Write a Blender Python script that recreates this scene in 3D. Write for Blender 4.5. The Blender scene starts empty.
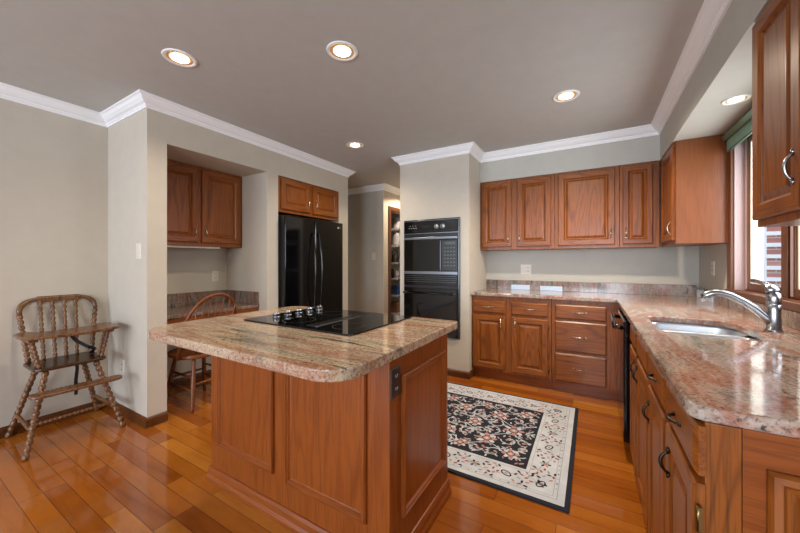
import bpy, bmesh, math, random
from mathutils import Vector, Matrix
random.seed(7)
scene = bpy.context.scene
COL = scene.collection
PI = math.pi
R = math.radians

# ------------------------------------------------------------------ camera
cam_d = bpy.data.cameras.new('camera')
cam = bpy.data.objects.new('camera', cam_d)
COL.objects.link(cam)
cam_d.sensor_width = 36.0
cam_d.lens = 325.3 / 800 * 36.0
cam_d.shift_y = -4.5 / 800
cam_d.clip_start = 0.02
cam.location = (0, 0, 1.21)
cam.rotation_euler = (R(90), 0, R(30.5))
scene.camera = cam

# ------------------------------------------------------------------ world, light, exposure
world = bpy.data.worlds.new('world')
scene.world = world
world.use_nodes = True
wn = world.node_tree
wn.nodes.clear()
wo = wn.nodes.new('ShaderNodeOutputWorld')
wb = wn.nodes.new('ShaderNodeBackground')
wb.inputs[0].default_value = (0.72, 0.82, 1.0, 1)
wb.inputs[1].default_value = 1.6
wn.links.new(wb.outputs[0], wo.inputs[0])

def area_light(name, loc, rot, sx, sy, power, color, spread=180):
    d = bpy.data.lights.new(name, 'AREA')
    d.shape = 'RECTANGLE'; d.size = sx; d.size_y = sy
    d.energy = power; d.color = color; d.spread = R(spread)
    o = bpy.data.objects.new(name, d)
    o.location = loc; o.rotation_euler = rot
    COL.objects.link(o)
    return o
# daylight through the glazed openings behind the camera and the kitchen window
area_light('daylight_patio', (-2.4, -3.30, 1.15), (R(90), 0, 0), 2.2, 2.0, 56, (0.78, 0.88, 1.0))
area_light('daylight_rear_window', (0.3, -3.30, 1.5), (R(90), 0, 0), 1.6, 1.2, 88, (0.78, 0.88, 1.0))
area_light('daylight_kitchen_window', (1.05, 2.45, 1.55), (0, R(90), 0), 0.9, 1.1, 20, (0.88, 0.94, 1.0))

scene.view_settings.view_transform = 'Standard'
scene.view_settings.look = 'None'
scene.view_settings.gamma = 1.0
scene.view_settings.use_curve_mapping = False
scene.view_settings.exposure = 0.72
scene.cycles.max_bounces = 10
scene.cycles.diffuse_bounces = 6
scene.cycles.sample_clamp_indirect = 6
scene.cycles.caustics_reflective = False
scene.cycles.use_denoising = True

# ------------------------------------------------------------------ materials
def s2l(c):
    return tuple((x / 255 / 12.92) if x / 255 <= 0.04045 else ((x / 255 + 0.055) / 1.055) ** 2.4 for x in c)
def rgba(c):
    return s2l(c) + (1,)
class NT:
    def __init__(s, name):
        s.m = bpy.data.materials.new(name); s.m.use_nodes = True
        s.t = s.m.node_tree; s.t.nodes.clear()
        s.out = s.t.nodes.new('ShaderNodeOutputMaterial')
        s.b = s.t.nodes.new('ShaderNodeBsdfPrincipled')
        s.t.links.new(s.b.outputs[0], s.out.inputs[0])
    def n(s, typ, **kw):
        o = s.t.nodes.new(typ)
        for k, v in kw.items():
            if k.startswith('i_'):
                key = k[2:]
                key = int(key) if key.isdigit() else key
                s.setin(o, key, v)
            else:
                setattr(o, k, v)
        return o
    def setin(s, node, key, v):
        if isinstance(v, bpy.types.NodeSocket):
            s.t.links.new(v, node.inputs[key])
        else:
            node.inputs[key].default_value = v
    def ramp(s, fac, stops, interp='LINEAR'):
        r = s.n('ShaderNodeValToRGB')
        r.color_ramp.interpolation = interp
        els = r.color_ramp.elements
        while len(els) < len(stops): els.new(0.5)
        for e, (p, c) in zip(els, stops):
            e.position = p; e.color = rgba(c) if len(c) == 3 else c
        s.t.links.new(fac, r.inputs[0])
        return r.outputs[0]
    def mix(s, fac, a, b, blend='MIX'):
        m = s.n('ShaderNodeMix', data_type='RGBA', blend_type=blend)
        s.setin(m, 0, fac); s.setin(m, 6, a if isinstance(a, bpy.types.NodeSocket) else rgba(a)); s.setin(m, 7, b if isinstance(b, bpy.types.NodeSocket) else rgba(b))
        return m.outputs[2]
    def coords(s, scale=(1, 1, 1), rot=(0, 0, 0), rand=0.0):
        tc = s.n('ShaderNodeTexCoord')
        src = tc.outputs['Object']
        if rand:
            oi = s.n('ShaderNodeObjectInfo')
            mu = s.n('ShaderNodeMath', operation='MULTIPLY'); s.setin(mu, 0, oi.outputs['Random']); mu.inputs[1].default_value = rand
            va = s.n('ShaderNodeVectorMath', operation='ADD'); s.setin(va, 0, src); s.setin(va, 1, mu.outputs[0])
            src = va.outputs[0]
        mp = s.n('ShaderNodeMapping')
        s.setin(mp, 0, src)
        mp.inputs['Rotation'].default_value = rot
        mp.inputs['Scale'].default_value = scale
        return mp.outputs[0]
    def noise(s, vec, scale, detail=4, rough=0.55, dist=0.0):
        n = s.n('ShaderNodeTexNoise'); s.setin(n, 'Vector', vec)
        n.inputs['Scale'].default_value = scale; n.inputs['Detail'].default_value = detail
        n.inputs['Roughness'].default_value = rough; n.inputs['Distortion'].default_value = dist
        return n.outputs['Fac']
    def bump(s, h, strength=0.2, dist=0.002):
        b = s.n('ShaderNodeBump'); s.setin(b, 'Height', h)
        b.inputs['Strength'].default_value = strength; b.inputs['Distance'].default_value = dist
        s.t.links.new(b.outputs[0], s.b.inputs['Normal'])
    def set(s, **kw):
        for k, v in kw.items():
            s.setin(s.b, k.replace('_', ' '), v)
        return s

def plain(name, c, rough=0.5, metal=0.0, noise=0.0, coat=0.0):
    t = NT(name)
    t.set(Roughness=rough, Metallic=metal)
    if coat: t.set(Coat_Weight=coat)
    if noise:
        f = t.noise(t.coords(), 9, 3)
        a = tuple(max(0, x * (1 - noise)) for x in c); b = tuple(min(255, x * (1 + noise)) for x in c)
        t.set(Base_Color=t.ramp(f, [(0.3, a), (0.7, b)]))
    else:
        t.set(Base_Color=rgba(c))
    return t.m

def wood(name, dark, mid, light, axis='z', rough=0.36, figure=1.0, rand=7.0):
    """stained oak: long grain along one axis, with soft cathedral figure and open pores"""
    t = NT(name)
    st = {'z': (1, 1, 0.10), 'x': (0.10, 1, 1), 'y': (1, 0.10, 1)}[axis]
    n1 = t.noise(t.coords(st, rand=rand), 3.2, 2, 0.45, 0.3)
    m = t.n('ShaderNodeMath', operation='MULTIPLY'); t.setin(m, 0, n1); m.inputs[1].default_value = 14.0 * figure
    fr = t.n('ShaderNodeMath', operation='PINGPONG'); t.setin(fr, 0, m.outputs[0]); fr.inputs[1].default_value = 0.5
    st2 = tuple(a * (0.30 if a < 1 else 1) for a in st)
    pores = t.noise(t.coords(st2, rand=rand), 210, 3, 0.6)
    c1 = t.ramp(fr.outputs[0], [(0.0, mid), (0.10, light), (0.40, light), (0.5, mid)])
    f2 = t.ramp(pores, [(0.34, (255, 255, 255)), (0.52, (0, 0, 0))])
    sc = t.n('ShaderNodeMath', operation='MULTIPLY'); t.setin(sc, 0, f2); sc.inputs[1].default_value = 0.55
    col = t.mix(sc.outputs[0], c1, dark)
    big = t.noise(t.coords((1, 1, 1), rand=rand), 1.9, 2)
    f3 = t.n('ShaderNodeMath', operation='MULTIPLY'); t.setin(f3, 0, big); f3.inputs[1].default_value = 0.22
    col = t.mix(f3.outputs[0], col, dark)
    t.set(Base_Color=col, Roughness=rough, Specular_IOR_Level=0.35, Coat_Weight=0.08, Coat_Roughness=0.2)
    t.bump(pores, 0.10, 0.001)
    return t.m

OD, OM, OL = (54, 24, 5), (116, 59, 16), (144, 79, 25)
W_V = wood('oak_vertical_grain', OD, OM, OL, 'z')
W_X = wood('oak_grain_along_x', OD, OM, OL, 'x')
W_Y = wood('oak_grain_along_y', OD, OM, OL, 'y')
ID, IM, IL = (84, 38, 10), (126, 62, 18), (140, 72, 24)
I_V = wood('island_oak_vertical', ID, IM, IL, 'z', rough=0.36, figure=0.6)
I_X = wood('island_oak_along_x', ID, IM, IL, 'x', rough=0.36, figure=0.6)
I_Y = wood('island_oak_along_y', ID, IM, IL, 'y', rough=0.36, figure=0.6)
TRIMW = wood('stained_trim', (44, 22, 8), (84, 45, 18), (98, 54, 22), 'z', rough=0.35)
CHW = wood('chair_wood', (60, 28, 10), (104, 54, 22), (118, 64, 28), 'z', rough=0.35)
HCW = wood('highchair_wood', (40, 22, 10), (88, 56, 32), (128, 88, 56), 'z', rough=0.24, figure=1.4)
HCSEAT = wood('highchair_seat_wood', (28, 16, 8), (58, 34, 20), (74, 46, 28), 'y', rough=0.2)
W_P = wood('oak_plain_panel', (88, 44, 18), (112, 62, 28), (118, 66, 32), 'z', figure=0.5)
PALEJ = plain('sky_sheen_jamb', (168, 144, 142), 0.4)  # sky reflected on the wood, put into a pale colour for jamb and sash strip
SINKM = plain('satin_sink_steel', (206, 210, 216), 0.34, 0.75)
GAPM = plain('dark_gap', (28, 14, 8), 0.7)

def granite(name, base_scale, rot, rough=0.09, dark=1.0, rust=0.0):
    """polished granite: long colour drifts, rust and dark streaks, crystal grains"""
    t = NT(name)
    base = t.coords(base_scale, rot)
    w = t.noise(base, 4.5, 6, 0.62, 0.9)
    w2 = t.noise(base, 10.0, 6, 0.68, 0.6)
    w3 = t.noise(base, 17.0, 5, 0.72, 0.4)
    fine = t.noise(t.coords((1, 1, 1)), 95, 4, 0.75)
    vo = t.n('ShaderNodeTexVoronoi'); t.setin(vo, 'Vector', t.coords((1, 1, 1))); vo.inputs['Scale'].default_value = 130
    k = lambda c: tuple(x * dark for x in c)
    c = t.ramp(w, [(0.34, k((104, 98, 86))), (0.40, k((158, 144, 122) if not rust else (156, 146, 136))), (0.48, k((186, 164, 138) if not rust else (184, 166, 152))), (0.54, k((164, 134, 108) if not rust else (166, 118, 98))), (0.60, k((184, 162, 138) if not rust else (180, 164, 152))), (0.68, k((110, 100, 90)))])
    c = t.mix(t.ramp(w2, [(0.50, (0, 0, 0)), (0.60, (200, 200, 200)), (0.68, (60, 60, 60))]), c, k((146, 84, 64)))
    c = t.mix(t.ramp(w3, [(0.32, (220, 220, 220)), (0.43, (0, 0, 0))]), c, k((96, 94, 84)))
    c = t.mix(t.ramp(w2, [(0.33, (240, 240, 240)), (0.38, (0, 0, 0))]), c, k((44, 40, 38)))
    sp = t.ramp(fine, [(0.36, (96, 86, 80)), (0.50, (255, 255, 255)), (0.66, (255, 255, 255))])
    c = t.mix(0.75, c, sp, 'MULTIPLY')
    c = t.mix(t.ramp(vo.outputs['Color'], [(0.70, (0, 0, 0)), (0.95, (150, 150, 150))]), c, k((214, 206, 192)))
    t.set(Base_Color=c, Roughness=rough)
    return t.m
GR_X = granite('granite_island', (0.20, 1.4, 0.8), (0, 0, R(-12)))
GR_Y = granite('granite_counter', (1.1, 0.28, 0.8), (0, 0, R(-20)), rust=1.0, dark=.97)
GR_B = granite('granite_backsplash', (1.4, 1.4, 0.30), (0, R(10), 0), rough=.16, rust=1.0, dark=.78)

WALL = plain('beige_wall_paint', (191, 183, 169), 0.75, noise=0.012)
WALL2 = plain('grey_beige_paint', (182, 180, 171), 0.75, noise=0.012)
CEIL = plain('taupe_ceiling_paint', (186, 187, 184), 0.85, noise=0.012)
WHITE = plain('white_trim_paint', (238, 240, 242), 0.45)
IVORY = plain('ivory_plastic', (214, 208, 194), 0.4)
SLOT = plain('dark_slot', (40, 36, 34), 0.6)
BRONZE = plain('brown_outlet_plastic', (58, 42, 34), 0.35)
BLACKG = plain('black_gloss', (7, 7, 9), 0.09)
BLACKS = plain('black_satin', (16, 16, 18), 0.3)
GLASSB = plain('black_ceramic_glass', (6, 6, 8), 0.03)
OVGL = plain('dark_oven_glass', (7, 8, 8), 0.05)
STEEL = plain('brushed_steel', (160, 162, 166), 0.27, 1.0)
CHROME = plain('chrome', (215, 216, 220), 0.08, 1.0)
NICKEL = plain('satin_nickel', (196, 184, 158), 0.22, 1.0)
BRASS = plain('antique_brass', (120, 98, 62), 0.3, 1.0)
DKIRON = plain('dark_pewter', (62, 54, 46), 0.3, 1.0)
SILV = plain('silver_trim', (120, 124, 130), 0.28, 0.9)
GREYP = plain('grey_print', (150, 150, 150), 0.5)
STRAP = plain('black_strap', (16, 15, 16), 0.6)
GREENF = plain('green_shade_fabric', (126, 160, 142), 0.8, noise=0.05)
BLUEGL = plain('pale_blue', (190, 208, 228), 0.3)

def emis(name, c, s):
    t = NT(name); t.set(Base_Color=rgba(c), Emission_Color=rgba(c), Emission_Strength=s)
    return t.m
BULB = emis('lamp_glow', (255, 226, 178), 7.0)

def floor_mat():
    t = NT('hardwood_planks')
    v = t.coords((1, 1, 1))
    br = t.n('ShaderNodeTexBrick'); t.setin(br, 'Vector', v)
    br.offset = 0.37; br.offset_frequency = 3; br.squash = 1
    br.inputs['Scale'].default_value = 1.0
    br.inputs['Brick Width'].default_value = 0.78
    br.inputs['Row Height'].default_value = 0.088
    br.inputs['Mortar Size'].default_value = 0.0012
    br.inputs['Mortar Smooth'].default_value = 0.3
    br.inputs['Color1'].default_value = (0, 0, 0, 1); br.inputs['Color2'].default_value = (1, 1, 1, 1)
    br.inputs['Mortar'].default_value = (0.5, 0.5, 0.5, 1)
    tone = t.ramp(br.outputs['Color'], [(0.0, (146, 78, 22)), (0.5, (164, 93, 28)), (0.85, (178, 107, 36)), (1.0, (194, 126, 48))])
    # shift the grain per board
    av = t.n('ShaderNodeVectorMath', operation='ADD'); t.setin(av, 0, t.coords((0.12, 1, 1)))
    sc = t.n('ShaderNodeVectorMath', operation='SCALE'); t.setin(sc, 0, br.outputs['Color']); sc.inputs['Scale'].default_value = 13.0
    t.setin(av, 1, sc.outputs[0])
    g = t.noise(av.outputs[0], 14, 5, 0.6, 0.5)
    gc = t.ramp(g, [(0.3, (205, 180, 160)), (0.5, (245, 240, 234)), (0.75, (255, 255, 255))])
    c = t.mix(0.75, tone, gc, 'MULTIPLY')
    bl = t.noise(t.coords((0.6, 1, 1)), 16, 4, 0.65)
    c = t.mix(t.ramp(bl, [(0.45, (0, 0, 0)), (0.75, (120, 120, 120))]), c, (112, 52, 14))
    c = t.mix(br.outputs['Fac'], c, (60, 28, 12))
    t.set(Base_Color=c, Coat_Weight=0.35, Coat_Roughness=0.14)
    rr = t.ramp(g, [(0.3, (92, 92, 92)), (0.8, (66, 66, 66))])
    t.set(Roughness=rr)
    iv = t.n('ShaderNodeMath', operation='SUBTRACT'); iv.inputs[0].default_value = 1.0; t.setin(iv, 1, br.outputs['Fac'])
    t.bump(iv.outputs[0], 0.4, 0.002)
    return t.m
FLOORM = floor_mat()

def brick_mat():
    t = NT('pale_red_brick')
    br = t.n('ShaderNodeTexBrick'); t.setin(br, 'Vector', t.coords((1, 1, 1), (R(90), 0, 0)))
    br.inputs['Scale'].default_value = 1
    br.inputs['Brick Width'].default_value = 0.2; br.inputs['Row Height'].default_value = 0.07; br.inputs['Mortar Size'].default_value = 0.006
    br.inputs['Color1'].default_value = rgba((170, 112, 100)); br.inputs['Color2'].default_value = rgba((196, 142, 126)); br.inputs['Mortar'].default_value = rgba((200, 192, 186))
    t.set(Base_Color=br.outputs['Color'], Roughness=0.9)
    return t.m
BRICK = brick_mat()

def glass_mat():
    t = NT('window_glass')
    t.t.nodes.remove(t.b)
    g = t.n('ShaderNodeBsdfGlossy'); g.inputs['Roughness'].default_value = 0.0
    tr = t.n('ShaderNodeBsdfTransparent')
    mx = t.n('ShaderNodeMixShader'); mx.inputs[0].default_value = 0.07
    t.t.links.new(tr.outputs[0], mx.inputs[1]); t.t.links.new(g.outputs[0], mx.inputs[2])
    t.t.links.new(mx.outputs[0], t.out.inputs[0])
    return t.m
GLASS = glass_mat()

# ------------------------------------------------------------------ mesh helpers
class MB:
    """collects shapes in world coordinates, links them as ONE mesh object"""
    def __init__(s):
        s.v = []; s.f = []; s.m = []; s.mats = []; s.sm = []
    def mi(s, mat):
        if mat not in s.mats: s.mats.append(mat)
        return s.mats.index(mat)
    def add(s, vs, fs, mat, smooth=False):
        o = len(s.v); k = s.mi(mat)
        s.v += [tuple(p) for p in vs]
        for f in fs:
            s.f.append(tuple(i + o for i in f)); s.m.append(k); s.sm.append(smooth)
        return s
    def box(s, x0, x1, y0, y1, z0, z1, mat, c=0.0):
        if x0 > x1: x0, x1 = x1, x0
        if y0 > y1: y0, y1 = y1, y0
        if z0 > z1: z0, z1 = z1, z0
        if c <= 0:
            vs = [(x, y, z) for x in (x0, x1) for y in (y0, y1) for z in (z0, z1)]
            return s.add(vs, [(0, 1, 3, 2), (4, 6, 7, 5), (0, 4, 5, 1), (2, 3, 7, 6), (0, 2, 6, 4), (1, 5, 7, 3)], mat)
        bm = bmesh.new()
        bmesh.ops.create_cube(bm, size=1)
        for v in bm.verts:
            v.co = Vector(((x0 + x1) / 2 + v.co.x * (x1 - x0), (y0 + y1) / 2 + v.co.y * (y1 - y0), (z0 + z1) / 2 + v.co.z * (z1 - z0)))
        bmesh.ops.bevel(bm, geom=bm.edges[:], offset=c, segments=2, affect='EDGES', profile=0.5)
        return s.bm(bm, mat)
    def bm(s, bm, mat, smooth=False):
        bm.verts.ensure_lookup_table()
        for i, v in enumerate(bm.verts): v.index = i
        s.add([v.co[:] for v in bm.verts], [[v.index for v in f.verts] for f in bm.faces], mat, smooth)
        bm.free()
        return s
    def prism(s, poly, z0, z1, mat, c=0.0, smooth=False):
        bm = bmesh.new()
        a = [bm.verts.new((p[0], p[1], z0)) for p in poly]
        f = bm.faces.new(a)
        r = bmesh.ops.extrude_face_region(bm, geom=[f])
        for e in r['geom']:
            if isinstance(e, bmesh.types.BMVert): e.co.z = z1
        bmesh.ops.recalc_face_normals(bm, faces=bm.faces[:])
        if c > 0:
            es = [e for e in bm.edges if abs(e.verts[0].co.z - e.verts[1].co.z) < 1e-6]
            bmesh.ops.bevel(bm, geom=es, offset=c, segments=3, affect='EDGES', profile=0.5)
        return s.bm(bm, mat, smooth)
    def tube(s, pts, r, mat, seg=10, caps=True, flat=1.0):
        pts = [Vector(p) for p in pts]
        n = len(pts)
        rs = r if isinstance(r, (list, tuple)) else [r] * n
        vs = []; prev = None
        for i, p in enumerate(pts):
            t = (pts[min(i + 1, n - 1)] - pts[max(i - 1, 0)])
            if t.length < 1e-9: t = Vector((0, 0, 1))
            t.normalize()
            if prev is None:
                a = Vector((0, 0, 1)) if abs(t.z) < 0.9 else Vector((1, 0, 0))
                u = t.cross(a).normalized()
            else:
                u = (prev - t * prev.dot(t)).normalized()
            prev = u
            w = t.cross(u)
            for k in range(seg):
                an = 2 * PI * k / seg
                vs.append(p + (u * math.cos(an) * flat + w * math.sin(an)) * rs[i])
        fs = []
        for i in range(n - 1):
            for k in range(seg):
                a = i * seg + k; b = i * seg + (k + 1) % seg
                fs.append((a, b, b + seg, a + seg))
        s.add(vs, fs, mat, True)
        if caps:
            s.add(vs[:seg], [tuple(reversed(range(seg)))], mat); s.add(vs[-seg:], [tuple(range(seg))], mat)
        return s
    def turned(s, p0, p1, prof, mat, seg=12):
        """lathe between two points; prof = [(t 0..1, radius)]"""
        p0 = Vector(p0); p1 = Vector(p1)
        return s.tube([p0 + (p1 - p0) * t for t, r in prof], [r for t, r in prof], mat, seg)
    def lathe(s, c, prof, mat, axis=(0, 0, 1), seg=24):
        """prof = [(h along axis, radius)] about centre c"""
        ax = Vector(axis).normalized()
        a = Vector((0, 0, 1)) if abs(ax.z) < 0.9 else Vector((1, 0, 0))
        u = ax.cross(a).normalized(); w = ax.cross(u)
        c = Vector(c); vs = []
        for h, r in prof:
            for k in range(seg):
                an = 2 * PI * k / seg
                vs.append(c + ax * h + (u * math.cos(an) + w * math.sin(an)) * max(r, 1e-5))
        fs = []
        for i in range(len(prof) - 1):
            for k in range(seg):
                a_ = i * seg + k; b_ = i * seg + (k + 1) % seg
                fs.append((a_, b_, b_ + seg, a_ + seg))
        s.add(vs, fs, mat, True)
        return s
    def ellipsoid(s, c, r, mat, seg=16, rings=10):
        vs = []; fs = []
        for i in range(rings + 1):
            th = PI * i / rings
            for k in range(seg):
                an = 2 * PI * k / seg
                vs.append((c[0] + r[0] * math.sin(th) * math.cos(an), c[1] + r[1] * math.sin(th) * math.sin(an), c[2] + r[2] * math.cos(th)))
        for i in range(rings):
            for k in range(seg):
                a = i * seg + k; b = i * seg + (k + 1) % seg
                fs.append((a, b, b + seg, a + seg))
        return s.add(vs, fs, mat, True)
    def build(s, name, parent=None, recalc=True):
        me = bpy.data.meshes.new(name)
        if parent is None:
            xs = [v[0] for v in s.v]; ys = [v[1] for v in s.v]; zs = [v[2] for v in s.v]
            off = Vector(((min(xs) + max(xs)) / 2, (min(ys) + max(ys)) / 2, min(zs)))
        else:
            off = WORLD[parent.name]
        me.from_pydata([(Vector(v) - off)[:] for v in s.v], [], s.f)
        for m in s.mats: me.materials.append(m)
        for p, k, sm in zip(me.polygons, s.m, s.sm):
            p.material_index = k; p.use_smooth = sm
        me.validate(); 
        if recalc:
            b = bmesh.new(); b.from_mesh(me)
            bmesh.ops.remove_doubles(b, verts=b.verts[:], dist=1e-6)
            bmesh.ops.recalc_face_normals(b, faces=b.faces[:]); b.to_mesh(me); b.free()
        o = bpy.data.objects.new(name, me)
        COL.objects.link(o)
        if parent is None: o.location = off
        else: o.parent = parent
        WORLD[o.name] = off
        return o
WORLD = {}
def tag(o, label=None, cat=None, group=None):
    if label: o['label'] = label
    if cat: o['category'] = cat
    if group: o['group'] = group
    return o
def thing(name, label, cat, loc, group=None):
    o = bpy.data.objects.new(name, None); COL.objects.link(o)
    o.location = loc; o.empty_display_size = 0.1
    WORLD[o.name] = Vector(loc)
    return tag(o, label, cat, group)
def struct(mb, name, parent=None):
    o = mb.build(name, parent)
    if parent is None: o['kind'] = 'structure'
    return o
def dup(root, loc, label):
    def rec(o, par):
        c = o.copy(); COL.objects.link(c)
        if par: c.parent = par
        for ch in [x for x in bpy.data.objects if x.parent == o]: rec(ch, c)
        return c
    r = rec(root, None)
    r.location = loc; r['label'] = label
    return r

# frames: a local frame on a vertical face: origin P, along-axis U, normal N (out of the face)
def fr(P, U, N):
    P = Vector(P); U = Vector(U); N = Vector(N); Z = Vector((0, 0, 1))
    return lambda u, z, n: P + U * u + Z * z + N * n
FY = lambda x, y, z=0: fr((x, y, z), (1, 0, 0), (0, -1, 0))      # face looking to -y, u runs +x
FXL = lambda x, y, z=0: fr((x, y, z), (0, -1, 0), (-1, 0, 0))    # face looking to -x, u runs -y
FXR = lambda x, y, z=0: fr((x, y, z), (0, 1, 0), (1, 0, 0))      # face looking to +x, u runs +y

def ringpanel(mb, F, u0, u1, z0, z1, prof, mv, mh, split=0.055, center=None):
    """rectangular rings: prof=[(inset, height)]; side strips take mv, top/bottom strips mh"""
    prev = None
    for ins, h in prof:
        cur = [F(u0 + ins, z0 + ins, h), F(u1 - ins, z0 + ins, h), F(u1 - ins, z1 - ins, h), F(u0 + ins, z1 - ins, h)]
        if prev:
            for k in range(4):
                m = mh if (k % 2 == 0 and pin < split) else mv
                mb.add([prev[k], prev[(k + 1) % 4], cur[(k + 1) % 4], cur[k]], [(0, 1, 2, 3)], m)
        prev = cur; pin = ins
    mb.add(prev, [(0, 1, 2, 3)], center or mv)
    return mb

def raised_door(mb, F, u0, u1, z0, z1, mv, mh):
    w = min(0.058, (u1 - u0) * 0.22)
    ringpanel(mb, F, u0, u1, z0, z1, [(0, 0), (0, .015), (.006, .020), (w - .008, .020), (w, .013), (w + .004, .006), (w + .010, .006), (w + .030, .016), (w + .034, .0165)], mv, mh, split=w)
def slab_front(mb, F, u0, u1, z0, z1, m):
    ringpanel(mb, F, u0, u1, z0, z1, [(0, 0), (0, .012), (.010, .020)], m, m)

def bow_handle(F, u, z, n0, vertical, parent, mat=NICKEL, L=0.080, proj=0.019, r=0.0036, name='handle'):
    mb = MB()
    if mat is DKIRON: L = .062
    pts = []; rs = []
    N = 12
    for i in range(N + 1):
        t = i / N
        a = -L / 2 + L * t
        h = proj * (math.sin(PI * t) ** 0.6) if 0 < t < 1 else 0
        pts.append(F(u, z + a, n0 + h) if vertical else F(u + a, z, n0 + h))
        rs.append(r * (1.7 if i in (0, N) else 1.0 + 0.5 * math.sin(PI * t)))
    mb.tube(pts, rs, mat, 8)
    for sgn in (-1, 1):
        a = sgn * (L / 2)
        p0 = F(u, z + a, n0) if vertical else F(u + a, z, n0)
        p1 = F(u, z + a + sgn * .014, n0 + .004) if vertical else F(u + a + sgn * .014, z, n0 + .004)
        mb.tube([p0 + (p1 - p0) * t for t in (0, .5, 1)], [r * 1.6, r * 1.5, r * .5], mat, 8)
    return mb.build(name, parent)
def hinge(F, u, z, n0, parent):
    mb = MB()
    a = F(u - .005, z - .026, n0); b = F(u + .005, z + .026, n0 + .006)
    mb.box(a.x, b.x, a.y, b.y, a.z, b.z, BRASS)
    mb.tube([F(u, z - .028, n0 + .006), F(u, z + .028, n0 + .006)], .0045, BRASS, 8)
    return mb.build('hinge', parent)

def sweep(mb, path, prof, mat, side=1):
    """mitred moulding: path of 2D points, prof=[(out, z)], side=+1 room on the left of travel"""
    n = len(path); P = [Vector((p[0], p[1])) for p in path]
    rows = []
    for i in range(n):
        d0 = (P[i] - P[i - 1]).normalized() if i > 0 else (P[1] - P[0]).normalized()
        d1 = (P[i + 1] - P[i]).normalized() if i < n - 1 else d0
        n0 = Vector((-d0.y, d0.x)) * side; n1 = Vector((-d1.y, d1.x)) * side
        m = (n0 + n1); m = m / max(m.dot(n0), 1e-6) if m.length > 1e-6 else n0
        rows.append([(P[i].x + m.x * o, P[i].y + m.y * o, z) for o, z in prof])
    k = len(prof); vs = [v for r_ in rows for v in r_]; fs = []
    for i in range(n - 1):
        for j in range(k):
            a = i * k + j; b = i * k + (j + 1) % k
            fs.append((a, b, b + k, a + k))
    fs.append(tuple(range(k))); fs.append(tuple(reversed(range((n - 1) * k, n * k))))
    mb.add(vs, fs, mat)
    return mb

def rounded(x0, x1, y0, y1, rs, seg=10):
    """corner radii order: (x0y0, x1y0, x1y1, x0y1)"""
    out = []
    for (cx, cy, sx, sy, a0), r in zip(((x0, y0, 1, 1, 180), (x1, y0, -1, 1, 270), (x1, y1, -1, -1, 0), (x0, y1, 1, -1, 90)), rs):
        if r <= 0: out.append((cx, cy)); continue
        for k in range(seg + 1):
            a = R(a0 + 90 * k / seg)
            out.append((cx + sx * r + r * math.cos(a), cy + sy * r + r * math.sin(a)))
    return out

# ================================================================== the room
CZ = 2.42
struct(MB().box(-4.6, 1.2, -3.4, 6.2, -0.1, 0.0, FLOORM), 'floor')
struct(MB().box(-4.6, 1.2, -3.4, 6.2, CZ, CZ + 0.1, CEIL), 'ceiling')
# left wall, pier, niche, refrigerator recess (one built-in wall run)
XL, XF = -3.5, -2.80
w = MB()
w.box(-3.62, XL, -3.3, 1.11, 0, CZ, WALL)
struct(w, 'wall_left')
w = MB()
w.box(-3.62, XF, 1.11, 1.24, 0, CZ, WALL)
w.box(-3.62, -3.48, 1.24, 2.13, 0, CZ, WALL)
w.box(-3.48, XF, 1.24, 2.13, 2.115, CZ, WALL)
w.box(-3.62, XF, 2.13, 2.265, 0, CZ, WALL)
w.box(-3.62, XF, 2.265, 3.205, 2.113, CZ, WALL)
w.box(-3.66, -3.58, 2.265, 3.205, 0, 2.113, WALL)
w.box(-3.66, XF, 3.205, 3.385, 0, CZ, WALL)
struct(w, 'wall_niche')
# hall beyond the refrigerator and pantry closet
w = MB()
w.box(-4.5, -2.93, 4.26, 4.38, 0, CZ, WALL2)
struct(w, 'wall_hall')
w = MB()
w.box(-2.93, -2.81, 4.26, 4.46, 0, CZ, WALL)
w.box(-2.93, -2.81, 4.46, 5.14, 2.05, CZ, WALL)
w.box(-2.93, -2.81, 5.14, 5.7, 0, CZ, WALL)
struct(w, 'wall_pantry_side')
w = MB()
w.box(-3.9, -2.93, 5.26, 5.38, 0, CZ, WALL2)
w.box(-4.0, -3.9, 4.38, 5.38, 0, CZ, WALL2)
struct(w, 'wall_pantry_inside')
struct(MB().box(-4.6, -4.5, 1.0, 5.8, 0, CZ, WALL2), 'wall_hall_left')
struct(MB().box(-4.6, -0.9, 5.7, 5.8, 0, CZ, WALL2), 'wall_hall_end')
# oven tower
w = MB()
XTL, XTR, YT = -1.924, -1.094, 3.267
w.box(XTL, XTL + 0.061, YT, 3.92, 0, CZ, WALL)
w.box(XTR - 0.095, XTR, YT, 3.92, 0, CZ, WALL)
w.box(XTL + .061, XTR - .095, YT, 3.92, 0, 0.395, WALL)
w.box(XTL + .061, XTR - .095, YT, 3.92, 1.685, CZ, WALL)
w.box(XTL + .061, XTR - .095, 3.86, 3.92, .395, 1.685, WALL)
w.box(XTL, XTL + .1, 3.92, 5.7, 0, CZ, WALL)
struct(w, 'wall_oven_tower')
# back wall + soffit
YB = 3.92; XR = 0.84
w = MB()
w.box(-1.83, 1.0, YB, YB + 0.12, 0, CZ, WALL2)
struct(w, 'wall_back')
w = MB()
w.box(XTR, 0.522, 3.65, YB, 2.112, CZ, WALL2)
w.box(0.522, XR, -3.3, YB, 2.112, CZ, WALL2)
struct(w, 'wall_soffit')
# right wall with window hole  y 1.93..3.08, z 1.0..2.06
WY0, WY1, WZ0, WZ1 = 1.93, 3.08, 1.0, 2.06
w = MB()
w.box(XR, XR + .14, WY1, YB, 0, CZ, WALL2)
w.box(XR, XR + .14, -3.3, WY0, 0, CZ, WALL2)
w.box(XR, XR + .14, WY0, WY1, 0, WZ0, WALL2)
w.box(XR, XR + .14, WY0, WY1, WZ1, CZ, WALL2)
struct(w, 'wall_right')
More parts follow.
